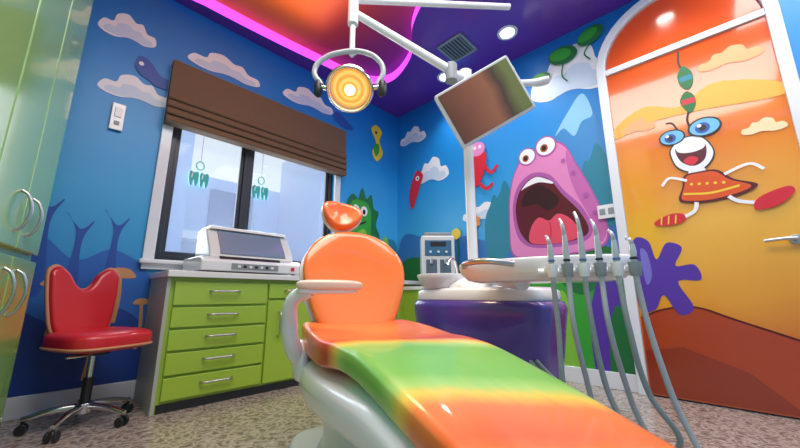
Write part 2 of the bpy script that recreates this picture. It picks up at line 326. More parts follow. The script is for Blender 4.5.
mp('D',[(.51,1.0),(.47,1.1),(.40,1.06),(.37,.93),(.3,1.04),(.22,1.0),(.27,.88),(.17,.88),(.15,.78),(.27,.77),(.21,.6),(.29,.55),(.36,.68),(.42,.58),(.51,.6)],MPU,door,'purple_splat')
mp('D',[(.46,1.0),(.42,.98),(.41,.82),(.45,.76)],MLAV,door,'splat_shine')
mp('D',[(.5,2.0),(.3,2.1),(.1,2.02),(-.1,2.12),(-.38,2.0),(-.38,1.9),(0,1.95),(.3,1.96),(.5,1.9)],hm('door_haze','#f4b84c'),door,'haze')
def dcloud(y,z,w,hh,m):
    mp('D',[(y+a*w/2,z+b_*hh/1.3) for a,b_ in CLP],m,door,'cloud')
PC=hm('door_cloud','#f5b07a');dcloud(-.2,2.26,.32,.14,PC);dcloud(.36,1.95,.22,.12,PC);dcloud(-.28,1.72,.2,.1,hm('door_cloud2','#fbe0b0'))
stroke('D',[(.05,2.45),(.06,2.35),(.04,2.28)],.012,MK,door,'string')
mp('D',[(.04,2.32),(.08,2.26),(.07,2.17),(.03,2.13),(.0,2.18),(.0,2.26)],MGD,door,'lantern_top')
mp('D',[(.075,2.24),(.07,2.20),(.0,2.20),(.0,2.24)],MTEAL,door,'lantern_band',False)
mp('D',[(.05,2.12),(.09,2.06),(.07,1.98),(.04,1.95),(.01,2.0),(.01,2.07)],MGD,door,'lantern_low')
mp('D',[(.085,2.06),(.08,2.02),(.01,2.02),(.01,2.06)],MRED,door,'lantern_band',False)
stroke('D',[(.055,1.96),(.07,1.9),(.06,1.82)],.012,MK,door,'antenna');stroke('D',[(.12,1.8),(.15,1.9),(.19,1.92)],.01,MK,door,'antenna')
hd_=[(.19,1.66),(.17,1.58),(.12,1.53),(.06,1.52),(.0,1.56),(-.03,1.63),(-.01,1.71),(.03,1.76),(.09,1.775),(.15,1.75),(.185,1.71)]
mp('D',scl(hd_,1.07,(.08,1.65)),MK,door,'head_outline');mp('D',hd_,MW,door,'head')
mp('D',[(.16,1.71),(.15,1.62),(.10,1.565),(.05,1.565),(.01,1.61),(.005,1.70),(.08,1.68)],MDR,door,'mouth')
mp('D',[(.155,1.712),(.08,1.687),(.01,1.705),(.015,1.672),(.08,1.658),(.145,1.675)],MW,door,'teeth')
mp('D',[(.13,1.605),(.09,1.632),(.05,1.605),(.075,1.57),(.1,1.57)],MRED,door,'tongue')
for y,z,r in [(.17,1.80,.066),(-.01,1.82,.078)]:
    me_('D',ell(y,z,r*1.14,r*.9),MK,door,'eye_outline');me_('D',ell(y,z,r,r*.76),hm('eyeblue','#6fc0ea'),door,'eye');me_('D',ell(y+.01,z-.005,r*.5,r*.5),MB,door,'iris');me_('D',ell(y+.01,z-.005,r*.26,r*.28),MK,door,'pupil');me_('D',ell(y+.025,z+.015,r*.16,r*.16),MW,door,'glint')
mp('D',[(.11,1.54),(.03,1.54),(.02,1.49),(.12,1.49)],MW,door,'neck',False)
mp('D',[(.14,1.5),(.06,1.51),(-.03,1.5),(-.1,1.42),(-.2,1.36),(-.12,1.31),(.02,1.29),(.13,1.30),(.19,1.33),(.16,1.42)],MDR,door,'dress_outline')
mp('D',[(.13,1.49),(.06,1.50),(-.02,1.49),(-.08,1.42),(-.17,1.36),(-.11,1.325),(.02,1.305),(.13,1.315),(.175,1.34),(.15,1.42)],hm('dress_o','#e0561c'),door,'dress')
stroke('D',[(.16,1.37),(.02,1.35),(-.12,1.37)],.014,MY,door,'dress_trim')
for i in range(5):me_('D',ell(.11-.04*i,1.43-.006*i,.009,.009),MY,door,'dot')
stroke('D',[(.1,1.30),(.12,1.24),(.2,1.2)],.022,MW,door,'leg');stroke('D',[(-.06,1.31),(-.1,1.27),(-.19,1.24)],.022,MW,door,'leg')
stroke('D',[(.13,1.46),(.22,1.5),(.27,1.45)],.018,MW,door,'arm');stroke('D',[(-.06,1.46),(-.18,1.5),(-.24,1.45)],.018,MW,door,'arm')
mp('D',[(.18,1.23),(.25,1.24),(.34,1.2),(.34,1.17),(.26,1.16),(.18,1.18)],MRED,door,'shoe');mp('D',[(-.17,1.25),(-.22,1.29),(-.32,1.32),(-.34,1.28),(-.26,1.21),(-.17,1.2)],MRED,door,'shoe')
for a in(.22,.26,.30):stroke('D',[(a,1.23),(a+.01,1.17)],.008,MY,door,'shoe_stripe')
cyl('handle_rose',(R-.03,-.3,1.0),(R-.045,-.3,1.0),.028,STEEL,door)
cyl('handle_neck',(R-.04,-.3,1.0),(R-.085,-.3,1.0),.011,STEEL,door)
tube('handle_lever',[(R-.085,-.305,1.0),(R-.09,-.25,1.003),(R-.085,-.17,.998)],.011,STEEL,door)
# ------------------------------------------------------------ window
win=group('window_1')
FR=hm('frame_dark','#2a2f3a',rough=.35)
def rectframe(name,x0,x1,z0,z1,w,y0,y1,m,par):
    multi=[(x0,x1,z0,z0+w),(x0,x1,z1-w,z1),(x0,x0+w,z0+w,z1-w),(x1-w,x1,z0+w,z1-w)]
    for i,(a,b_,c,d) in enumerate(multi):boxr(name+'_%d'%i,a,b_,y0,y1,c,d,m,par,.004)
rectframe('casing',wx0-.07,wx1+.07,wz0-.07,wz1+.07,.07,W-.03,W-.001,TR,win)
rectframe('frame',wx0,wx1,wz0,wz1,.045,W+.03,W+.09,FR,win)
boxr('mullion',1.11,1.17,W+.025,W+.095,wz0,wz1,FR,win,.004)
rectframe('sash',.575,1.11,wz0+.045,wz1-.045,.03,W+.045,W+.075,FR,win)
rectframe('sash_r',1.17,2.015,wz0+.045,wz1-.045,.03,W+.045,W+.075,FR,win)
boxr('sill',wx0-.09,wx1+.09,W-.07,W+.03,wz0-.03,wz0,TR,win,.008)
gm=mat('window_glass',(.9,.95,1),rough=.02,alpha=.18)
boxr('glass',wx0+.03,wx1-.03,W+.058,W+.062,wz0+.03,wz1-.03,gm,win)
bm_=gradmat('outside_wall','Z',0,3,[(0,hexc('#7fa6d4')),(.6,hexc('#b8d0ee')),(1,hexc('#dce8fa'))],rough=.9)
ob=group('neighbor_building')
boxr('facade',-2,6,6.0,6.2,-1,2.6,bm_,ob);boxr('pier',.8,1.2,5.2,6.0,-1,3.4,bm_,ob);boxr('ledge',-2,6,5.7,6.0,1.5,1.62,WHITE,ob);boxr('wing',2.9,3.4,4.6,6,-1,3.2,bm_,ob)
for x in(-.2,1.7,4.0):boxr('house_window',x,x+.7,5.97,6.0,1.75,2.4,hm('glass_far','#6f8fb8',rough=.2),ob)
boxr('yard_ground',-3,7,W+.2,8,-1.1,-1,bm_)
# blind
bl=group('roman_blind')
bmz=bpy.data.materials.new('blind_fabric');bmz.use_nodes=True;nt=bmz.node_tree;b=nt.nodes['Principled BSDF']
g=nt.nodes.new('ShaderNodeNewGeometry');w_=nt.nodes.new('ShaderNodeTexWave');w_.bands_direction='Z';w_.inputs['Scale'].default_value=28;w_.inputs['Distortion'].default_value=1;nt.links.new(g.outputs['Position'],w_.inputs['Vector'])
rr=ramp(nt,[(0,hexc('#5a4636')),(1,hexc('#86684f'))]);nt.links.new(w_.outputs['Fac'],rr.inputs[0]);nt.links.new(rr.outputs[0],b.inputs['Base Color']);b.inputs['Roughness'].default_value=.8
prof=[(0,2.50),(.05,2.50),(.052,2.36),(.054,2.22)]
z=2.22
for i in range(4):
    prof+=[(.064+.004*i,z-.015),(.078+.004*i,z-.05),(.072+.004*i,z-.062),(.056+.003*i,z-.064)];z-=.064
prof+=[(.0,z),(0,z-.001)]
x0,x1=.46,2.14
n_=len(prof)
mesh('shade',[(x0,W-.035-a,b_) for a,b_ in prof]+[(x1,W-.035-a,b_) for a,b_ in prof],[(i,(i+1)%n_,n_+(i+1)%n_,n_+i) for i in range(n_)]+[tuple(range(n_)),tuple(range(n_,2*n_))],bmz,bl)
# tooth ornaments
TG=hm('ornament_teal','#35b8b4',rough=.3,coat=.5)
for i,(x,z) in enumerate([(.76,1.60),(1.27,1.60)]):
    g_=group('tooth_ornament',(x,W-.0,z))
    cyl('string',(0,.02,.15),(0,.02,.42),.0015,DARK,g_)
    tube('ring',[(.028*math.cos(a),.02,.12+.035*math.sin(a)) for a in [k_*math.pi/4 for k_ in range(8)]],.005,TG,g_,cyc=True)
    for sx in(-.038,.038):
        fr=lambda a,b_,c:(a+sx,.02+c,b_)
        T_=[(-.034,.05),(-.02,.066),(0,.055),(.02,.066),(.034,.05),(.033,.0),(.026,-.045),(.018,-.062),(.010,-.05),(.004,-.012),(-.004,-.012),(-.010,-.05),(-.018,-.062),(-.026,-.045),(-.033,0)]
        slab('tooth',cr(T_,4),.012,fr,TG,g_,.003)
        slab('tooth_shine',cr([(-.016,.045),(-.008,.048),(-.012,.01),(-.018,.012)],4),.015,fr,WHITE,g_,.001)
sw=group('light_switch',(.195,W-.012,1.92));box('plate',(0,-.008,0),(.075,.014,.2),WHITE,sw,.004);box('rocker',(0,-.018,.03),(.04,.01,.07),OFF,sw,.003);box('slot',(0,-.017,-.05),(.03,.006,.03),GREY,sw,.002)
ou=group('power_outlet',(R-.026,.64,1.33));box('plate',(-.006,0,0),(.012,.13,.11),WHITE,ou,.003);
for k_ in(-1,1):box('socket',(-.013,k_*.03,0),(.006,.04,.05),GREY,ou,.002)
# ceiling fittings
EMW=mat('lamp_emit',(1,1,1),em=(1,.97,.92),es=12)
for x,y in [(2.66,1.18),(2.79,1.99),(2.6,.1),(2.6,-.9)]:
    d=group('downlight',(x,y,H));lathe('bezel',[(.058,-.001),(.075,-.012),(.09,-.008),(.092,-.001)],WHITE,d);cyl('diffuser',(0,0,-.002),(0,0,-.008),.058,EMW,d)
v=group('ceiling_vent',(2.5,1.63,H))
for s_ in(-1,1):
    box('rim_a',(0,s_*.13,-.008),(.3,.025,.014),GREY,v,.003);box('rim_b',(s_*.14,0,-.008),(.025,.28,.014),GREY,v,.003)
box('back',(0,0,-.003),(.26,.24,.004),DARK,v,0)
for i in range(7):box('slat',(0,-.1+i*.033,-.01),(.26,.012,.012),GREY,v,.001,(.5,0,0))
# ------------------------------------------------------------ base cabinet
cab=group('base_cabinet')
CT=hm('counter_white','#e9eaea',rough=.25,coat=.4)
WB=W-.03;RB=R-.04
boxr('carcass',.55,RB,2.52,WB,.0,.79,GREEN,cab,.003)
boxr('countertop',.52,RB,2.46,WB,.79,.83,CT,cab,.006)
boxr('side_panel',.53,.55,2.5,WB,0,.79,hm('cab_side','#aeb6ac'),cab,.002)
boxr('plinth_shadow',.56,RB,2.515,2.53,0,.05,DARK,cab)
dz=[.06,.20,.34,.475,.61,.77]
for i in range(5):
    boxr('drawer_front',.575,1.17,2.498,2.52,dz[i]+.008,dz[i+1]-.006,GREEN,cab,.005)
    zz=(dz[i]+dz[i+1])/2+.015
    tube('drawer_handle',[(.78,2.498,zz),(.785,2.472,zz),(.87,2.466,zz),(.96,2.472,zz),(.965,2.498,zz)],.007,STEEL,cab)
for i in range(4):
    a=1.18+i*.42
    boxr('door_front',a+.004,a+.41,2.498,2.52,.065,.64 if i<2 else .765,GREEN,cab,.005)
    if i<2:
        boxr('door_top_drawer',a+.004,a+.41,2.498,2.52,.655,.765,GREEN,cab,.005)
        tube('drawer_handle',[(a+.13,2.498,.715),(a+.135,2.472,.715),(a+.2,2.466,.715),(a+.265,2.472,.715),(a+.27,2.498,.715)],.007,STEEL,cab)
    hx=[a+.09,a+.06,a+.35,a+.06][i]
    tube('door_handle',[(hx,2.498,.38),(hx,2.468,.39),(hx,2.462,.47),(hx,2.468,.55),(hx,2.498,.56)],.007,STEEL,cab)
boxr('return_carcass',2.62,RB,1.85,2.5,.0,.73,GREEN,cab,.003)
boxr('return_top',2.59,RB,1.82,2.46,.73,.765,CT,cab,.005)
# ------------------------------------------------------------ tall cabinet
tc_=group('tall_cabinet')
A=Vector((-.055,2.35,0));B=Vector((-.36,.7,0));dirv=(B-A).normalized();nrm=Vector((-dirv.y,dirv.x,0))
if nrm.x<0:nrm=-nrm
Hc=H-.01
def prism(name,pts,z0,z1,m,par,bev=.004):
    k=len(pts);return mesh(name,[(x,y,z0) for x,y in pts]+[(x,y,z1) for x,y in pts],[tuple(range(k)),tuple(range(k,2*k))]+[(i,(i+1)%k,k+(i+1)%k,k+i) for i in range(k)],m,par,bev>0,bev)
prism('carcass',[(A.x,A.y),(B.x,B.y),(XW+.01,B.y),(XW+.01,A.y)],0,Hc,TGREEN,tc_)
Lc=(B-A).length
def face(name,s0,s1,z0,z1,m,t=.022,bev=.006):
    p=[A+dirv*s0,A+dirv*s1,A+dirv*s1+nrm*t,A+dirv*s0+nrm*t];prism(name,[(q.x,q.y) for q in p],z0,z1,m,tc_,bev)
for i in range(5):
    s0=i*.34+.005;s1=s0+.33
    if s1>Lc:break
    face('door_upper',s0,s1,.86,Hc-.02,TGREEN);face('door_lower',s0,s1,.06,.83,TGREEN)
    hp=A+dirv*(s0+(.26 if i%2==0 else .07))+nrm*.022
    for z0,z1 in [(.92,1.08),(.60,.78)]:
        q=hp+nrm*.022;tube('handle',[(hp.x,hp.y,z0),(q.x,q.y,z0+.02),(q.x,q.y,z1-.02),(hp.x,hp.y,z1)],.006,STEEL,tc_)
# ------------------------------------------------------------ sterilizer
st=group('tabletop_sterilizer',(1.06,2.62,.83));st.scale=(1,1,.92)
def prof_x(name,prof,xa,xb,m,par,bev=.01):
    k=len(prof);return mesh(name,[(xa,y,z) for y,z in prof]+[(xb,y,z) for y,z in prof],[tuple(range(k)),tuple(range(k,2*k))]+[(i,(i+1)%k,k+(i+1)%k,k+i) for i in range(k)],m,par,True,bev)
prof_x('base_tray',[(-.14,0.012),(.3,.012),(.3,.12),(-.08,.12),(-.14,.085)],-.36,.38,WHITE,st,.012)
prof_x('housing',[(-.06,.12),(.29,.12),(.29,.36),(.09,.36),(-.02,.2)],-.29,.34,OFF,st,.014)
prof_x('lid_window',[(-.055,.15),(-.03,.15),(.09,.345),(.072,.35),(-.03,.2)],-.22,.27,hm('lid_glass','#7f93ad',rough=.1,coat=1),st,.003)
prof_x('top_cap',[(.05,.355),(.28,.355),(.28,.385),(.08,.385)],-.27,.32,WHITE,st,.008)
box('slot',(-.02,-.10,.112),(.44,.03,.006),DARK,st,.001,(.9,0,0))
box('panel',(-.0,-.143,.05),(.34,.006,.045),GREY,st,.002)
for i in range(7):box('button',(-.12+i*.04,-.148,.05),(.02,.006,.02),DARK if i%2 else WHITE,st,.002)
box('warning_label',(.29,-.143,.05),(.03,.004,.03),MRED,st,.001)
for sx in(-.3,.32):
    for sy in(-.1,.26):cyl('foot',(sx,sy,0),(sx,sy,.014),.014,DARK,st)
# ------------------------------------------------------------ dispenser
dv=group('cup_dispenser',(2.8,2.17,.765),math.radians(-45))
box('body',(0,0,.26),(.34,.22,.50),OFF,dv,.02);box('front_panel',(0,-.112,.38),(.27,.01,.16),hm('panel_blue','#3d6f94',rough=.2,coat=.6),dv,.006)
box('display',(0,-.118,.42),(.16,.006,.05),DARK,dv,.002)
for k_ in(-1,1):
    box('bay',(k_*.07,-.112,.19),(.11,.012,.15),hm('bay','#5a6f80'),dv,.006)
    cyl('nozzle',(k_*.07,-.13,.27),(k_*.07,-.13,.22),.016,STEEL,dv)
    lathe('cup',[(.0,0),(.026,0),(.034,.075),(.031,.075),(.023,.005),(0,.005)],WHITE,dv,(k_*.07,-.15,.045))
box('drip_tray',(0,-.15,.03),(.3,.12,.03),GREY,dv,.008)
box('cap',(0,0,.525),(.28,.18,.04),GREY,dv,.012)
for i in range(3):cyl('knob',(-.08+.08*i,-.118,.34),(-.08+.08*i,-.13,.34),.012,WHITE,dv)
# ------------------------------------------------------------ stool
RED=hm('stool_red','#cf2430',rough=.35,coat=.3);TAN=hm('piping_tan','#c98f6a',rough=.5)
sto=group('swivel_stool',(.25,2.6,0),math.radians(-66));sto.scale=(.86,.86,.97)
sq('seat_pad',(.05,0,.455),(.235,.235,.06),RED,sto,.55,.55,lambda v:(v.x,v.y,v.z*(1-.25*max(0,1-(v.x**2+v.y**2)/.03)) if v.z>0 else v.z))
sq('seat_piping',(.05,0,.425),(.24,.24,.014),TAN,sto,.6,.55)
back=cr([(-.16,.0),(-.19,.13),(-.205,.27),(-.20,.34),(-.15,.37),(-.09,.33),(-.045,.26),(0,.235),(.045,.26),(.09,.33),(.15,.37),(.20,.34),(.205,.27),(.19,.13),(.16,0),(.1,-.03),(-.1,-.03)],6)
bf=lambda a,b_,c:(-.19-b_*.18+.12*a*a*4+c,a,.50+b_*1.0)
slab('back_piping',[(a*1.04,b_*1.02) for a,b_ in back],.03,bf,TAN,sto,.012)
slab('back_pad',[(a*.97,.008+b_*.97) for a,b_ in back],.075,bf,RED,sto,.025,5)
tube('back_bracket',[(-.1,0,.40),(-.24,0,.40),(-.27,0,.5),(-.265,0,.6)],.018,DARK,sto)
cyl('mechanism',(0,0,.37),(0,0,.41),.09,DARK,sto);cyl('gas_lift',(0,0,.24),(0,0,.38),.018,CHROME,sto);cyl('lift_sleeve',(0,0,.09),(0,0,.25),.027,DARK,sto)
tube('height_lever',[(.05,.0,.385),(.1,-.12,.38),(.12,-.2,.385)],.007,CHROME,sto)
cyl('hub',(0,0,.065),(0,0,.12),.045,CHROME,sto)
for i in range(5):
    a=i*2*math.pi/5+.3;c,s_=math.cos(a),math.sin(a)
    tube('leg',[(.03*c,.03*s_,.10),(.15*c,.15*s_,.095),(.27*c,.27*s_,.07)],.017,CHROME,sto,radii=[1.2,1,.75])
    cyl('caster_stem',(.26*c,.26*s_,.05),(.26*c,.26*s_,.085),.009,DARK,sto)
    for q in(-1,1):
        X,Y=.26*c-s_*.012*q,.26*s_+c*.012*q
        cyl('caster_wheel',(X,Y,.026),(X-s_*.016*q,Y+c*.016*q,.026),.026,DARK,sto)
# ------------------------------------------------------------ dental chair
ch=group('dental_chair',(.96,1.19,0),math.atan2(-.923,-.384))
O1=hexc('#ee8440');O2=hexc('#ea6a30');G1=hexc('#7cc050');G2=hexc('#a8d468');Y1=hexc('#f2cc4c');R1=hexc('#dc4628')
SEATM=gradmat('seat_rainbow','X',0,1.3,[(0,O2),(.15,O1),(.36,O2),(.44,R1),(.455,O1),(.49,Y1),(.515,G2),(.55,G1),(.68,G1),(.72,G2),(.745,Y1),(.775,O1),(.84,O2),(.885,O1),(.91,Y1),(.94,G2),(1,G1)],rough=.36,coat=.35,noise=.03,space='obj',skew=-.32,nscale=4,stretch=(.6,9,1))
def section(x,w,zt,th,lip=.0,n=32,e=.45,cy=0):
    o=[]
    for i in range(n):
        a=2*math.pi*i/n;c=math.cos(a);s_=math.sin(a)
        y=w*math.copysign(abs(c)**e,c);z=math.copysign(abs(s_)**e,s_)*th/2
        zz=zt-th/2+z
        if s_>0:zz+=lip*(abs(y)/w)**2.5
        o.append((x,y+cy,zz))
    return o
def S_(keys,e=.45):return [section(k_[0],k_[1],k_[2],k_[3],k_[4],e=e,cy=k_[5]) for k_ in cr(keys,6,False)]
loft('seat_pad',S_([(-.10,.10,.545,.05,0,0),(-.07,.18,.56,.07,.005,0),(0,.225,.565,.08,.02,0),(.2,.24,.55,.08,.03,0),(.4,.235,.545,.08,.02,0),(.55,.215,.56,.08,.005,0),(.7,.20,.555,.08,0,0),(.9,.185,.52,.075,0,0),(1.1,.165,.48,.07,.0,0),(1.18,.145,.463,.06,0,0),(1.21,.08,.455,.04,0,0)]),SEATM,ch)
loft('seat_shell',S_([(-.12,.12,.48,.10,0,0),(-.05,.22,.49,.14,0,0),(.2,.25,.475,.16,0,0),(.45,.245,.475,.15,0,0),(.8,.21,.475,.12,0,0),(1.08,.175,.42,.08,0,0),(1.17,.12,.40,.05,0,0)],.6),WHITE,ch)
secs=[[(x,y*w,z) for x,y in [(sx*math.cos(a)+cx,math.sin(a)) for a in [2*math.pi*i/32 for i in range(32)]]] for z,w,cx,sx in [(.42,.22,.25,.34),(.34,.19,.22,.30),(.22,.14,.14,.24),(.14,.14,.12,.25),(.07,.18,.14,.32)]]
loft('pedestal',secs,OFF,ch)
sq('base_plate',(.15,0,.045),(.46,.24,.045),OFF,ch,.4,.5)
sq('base_trim',(.15,0,.02),(.48,.26,.02),hm('base_blue','#2f5fae',rough=.3),ch,.4,.5)
lean=math.radians(17)
def bfr(a,b_,c):
    return (-.02-b_*math.sin(lean)+c*math.cos(lean),a,.50+b_*math.cos(lean)+c*math.sin(lean))
def backshape(name,keys,th,m,fo,dish):
    rows=cr(keys,5,False);secs=[]
    for b_,w in rows:
        o=[];n=36
        tt=th*min(1,(w/.12))**.5
        for i in range(n):
            a=2*math.pi*i/n;c=math.cos(a);s_=math.sin(a)
            x=w*math.copysign(abs(c)**.7,c);zf=math.copysign(abs(s_)**.7,s_)*tt/2
            zf+=dish*(abs(x)/.22)**2
            o.append(bfr(x,b_,zf+fo))
        secs.append(o)
    return loft(name,secs,m,ch)
keysb=[(.0,.04),(.015,.12),(.06,.17),(.14,.205),(.24,.23),(.33,.225),(.41,.18),(.46,.115),(.485,.03)]
backshape('back_pad',keysb,.085,ORANGE,.03,.05)
backshape('back_shell',[(a*1.0,b_*1.03) for a,b_ in keysb],.05,WHITE,-.03,.05)
box('headrest_post',bfr(-.03,.52,-.02),(.02,.05,.14),WHITE,ch,.005,(0,-lean,0))
def oval(name,c,rx,rz,th,rot,m,dent=0):
    vs=[];nu=44;nv=18;cc=math.cos(rot);ss=math.sin(rot)
    for j in range(nv+1):
        be=-math.pi/2+math.pi*j/nv
        for i in range(nu):
            al=2*math.pi*i/nu;rad=math.cos(be)**.6 if math.cos(be)>1e-9 else 0
            x=rx*rad*math.cos(al);y=rz*rad*math.sin(al);zf=th*math.sin(be)+.35*x*x/rx
            if be>0:zf-=dent*max(0,1-rad*rad*1.6)
            y+=.12*x*x/rx
            vs.append(bfr(c[0]+x*cc-y*ss,c[1]+x*ss+y*cc,c[2]+zf))
    fs=[(j*nu+i,j*nu+(i+1)%nu,(j+1)*nu+(i+1)%nu,(j+1)*nu+i) for j in range(nv) for i in range(nu)]
    o=mesh(name,vs,fs,m,ch,True)
    bm=bmesh.new();bm.from_mesh(o.data);bmesh.ops.remove_doubles(bm,verts=bm.verts,dist=1e-5);bm.to_mesh(o.data);bm.free()
oval('headrest_pad',(-.045,.575,.035),.10,.075,.034,-.15,ORANGE,.02)
oval('headrest_shell',(-.045,.575,.005),.104,.079,.02,-.15,WHITE)
# armrest swung across the seat
tube('arm_support',[(.15,-.23,.44),(.18,-.275,.50),(.20,-.295,.59),(.23,-.29,.665),(.265,-.24,.695)],.027,WHITE,ch,radii=[1.15,1.1,1,.9,.85])
sq('arm_pad',(.27,-.175,.712),(.034,.115,.02),hm('arm_pad','#f0cdb4',rough=.3,coat=.4),ch,.6,.7)
sq('arm_pad_base',(.27,-.18,.694),(.028,.105,.012),WHITE,ch,.6,.7)
sq('hinge_cover',(.12,-.24,.45),(.08,.03,.07),WHITE,ch,.7,.8)
# ------------------------------------------------------------ dental unit
un=group('dental_unit')
base=[(1.40,1.24),(1.38,.95),(1.42,.62),(1.55,.56),(1.74,.60),(1.78,.95),(1.74,1.26),(1.55,1.3)]
bs=cr(base,6);cx,cy=1.58,.93
sec=[]
for z,s_ in [(0.0,.8),(.03,.84),(.1,.84),(.3,.88),(.55,.97),(.62,1.0),(.65,.97),(.66,.85)]:
    sec.append([(cx+(x-cx)*s_,cy+(y-cy)*s_,z) for x,y in bs])
loft('cabinet_body',sec,PURPLE,un)
sec=[[(cx+(x-cx)*s_,cy+(y-cy)*s_,z) for x,y in bs] for z,s_ in [(.65,.9),(.66,.94),(.70,.93),(.715,.86)]]
loft('top_cover',sec,WHITE,un)
lathe('cuspidor_bowl',[(.04,0),(.10,.015),(.13,.06),(.138,.085),(.13,.088),(.115,.06),(.08,.03),(.0,.02)],WHITE,un,(1.49,1.12,.70))
lathe('dome_base',[(.15,0),(.145,.03),(.11,.055),(.06,.07),(.04,.1)],WHITE,un,(1.56,.97,.70))
tube('cup_filler',[(1.62,1.12,.69),(1.62,1.12,.84),(1.58,1.12,.88),(1.54,1.12,.85)],.009,CHROME,un)
cyl('column',(1.56,.97,.70),(1.56,.97,1.90),.027,WHITE,un)
cyl('column_collar',(1.56,.97,.74),(1.56,.97,.86),.038,WHITE,un);cyl('column_joint',(1.56,.97,1.84),(1.56,.97,1.98),.04,WHITE,un)
cyl('link_arm',(1.56,.97,1.93),(1.46,1.0,1.93),.03,WHITE,un)
cyl('arm_joint',(1.46,1.0,1.88),(1.46,1.0,1.99),.036,GREY,un)
cyl('spring_arm',(1.46,1.0,1.95),(1.01,1.33,2.25),.026,WHITE,un,.022)
cyl('drop_joint',(1.0,1.335,2.17),(1.0,1.335,2.34),.03,WHITE,un)
cyl('drop_tube',(1.0,1.335,1.98),(1.0,1.335,2.2),.016,WHITE,un)
cyl('upper_rail',(1.0,1.335,2.335),(1.75,.75,2.42),.018,WHITE,un)
rv=Vector((.6947,-.7193,0))
lc=Vector((.955,1.28,1.725));top=Vector((1.0,1.335,1.98))
def O(a,z,f=0):return tuple(lc+rv*a+Vector((0,0,z))+Vector((-.7193,-.6947,0))*f)
YK=hm('lamp_grey','#b9bec2',rough=.25,coat=.4)
tube('yoke',[O(-.15,.02),O(-.19,.10),O(-.15,.17),O(-.04,.215),O(.06,.215),O(.14,.17),O(.17,.10),O(.14,.02)],.014,YK,un)
tube('yoke_stem',[tuple(top),O(.02,.22)],.016,WHITE,un)
hd=Vector((-.42,-.45,-.75)).normalized()
lathe('lamp_shell',[(0,-.085),(.05,-.08),(.09,-.05),(.112,.0),(.118,.025),(.11,.03),(.10,.012),(.07,-.02),(.03,-.035),(0,-.038)],YK,un,tuple(lc),hd)
lathe('reflector_ring',[(.10,.01),(.109,.034),(.118,.03),(.122,.015)],CHROME,un,tuple(lc),hd)
BULB=mat('lamp_glow',(1,.8,.4),em=(1,.80,.45),es=3)
LG=mat('lens_glow',(.9,.5,.12),em=(.95,.38,.05),es=.7,rough=.1,coat=1)
LG2=mat('lens_glow2',(.9,.6,.2),em=(1,.52,.12),es=.95,rough=.1,coat=1)
for i in range(6):
    r0=.104-.016*i;r1=r0-.015;z0=.002+.004*i
    lathe('lamp_facet',[(r0,z0),(r0-.004,z0+.008),(r1,z0+.006)],LG if i%2==0 else LG2,un,tuple(lc),hd)
lathe('lamp_lens',[(0,.012),(.05,.008),(.09,.0),(.104,-.004)],LG,un,tuple(lc),hd)
sq('bulb',tuple(lc+hd*.03),(.026,.026,.026),BULB,un,1,1)
for sgn in(-1,1):
    sq('lamp_handle',O(sgn*.165,.0),(.022,.022,.05),DARK,un,.8,.8);cyl('pivot',O(sgn*.11,.0),O(sgn*.16,.01),.012,CHROME,un)
# monitor
U=Vector((.528,-.694,.49)).normalized();V=Vector((-.474,.237,.848)).normalized();Nn=U.cross(V).normalized()
if Nn.dot(Vector((-1,-1,-.3)))<0:Nn=-Nn
mc=Vector((1.445,.787,1.655))
MS=gradmat('screen_image','X',-.2,.2,[(0,hexc('#54362a')),(.4,hexc('#7a4c38')),(.7,hexc('#8e5c42')),(.85,hexc('#4c3a30')),(1,hexc('#6a7040'))],rough=.1,noise=.08,nscale=5,space='obj')
nt=MS.node_tree;b=nt.nodes['Principled BSDF'];rr=[n for n in nt.nodes if n.type=='VALTORGB'][0];nt.links.new(rr.outputs[0],b.inputs['Emission Color']);b.inputs['Emission Strength'].default_value=.25
mo=group('monitor')
def mf(off):return lambda a,b_,c:tuple(mc+U*a+V*b_+Nn*(c+off))
def rr_(w,hh,r=.012):
    o=[]
    for cx_,cy_,a0 in [(w-r,hh-r,0),(-w+r,hh-r,90),(-w+r,-hh+r,180),(w-r,-hh+r,270)]:
        for k_ in range(5):
            a=math.radians(a0+k_*22.5);o.append((cx_+r*math.cos(a),cy_+r*math.sin(a)))
    return o
slab('housing',rr_(.216,.155),.03,mf(-.01),hm('bezel_silver','#cfd2d4',rough=.25,coat=.4),mo,.006)
scr=slab('screen',rr_(.201,.140,.004),.004,lambda a,b_,c:(a,b_,c+.0065),MS,mo,0)
scr.matrix_local=Matrix.Translation(mc)@Matrix((U,V,Nn)).transposed().to_4x4()
slab('rear_cover',rr_(.13,.09),.04,mf(-.04),WHITE,mo,.01)
tube('mount_arm',[tuple(mc-Nn*.06),tuple(mc-Nn*.10+rv*.03+Vector((0,0,-.02))),(1.56,.96,1.62)],.02,WHITE,mo)
tube('side_arm',[tuple(mc+U*.12+V*.08-Nn*.05),tuple(mc+U*.2+V*.02+rv*.08-Nn*.05),tuple(mc+rv*.34+Vector((0,0,.13)))],.018,WHITE,mo)
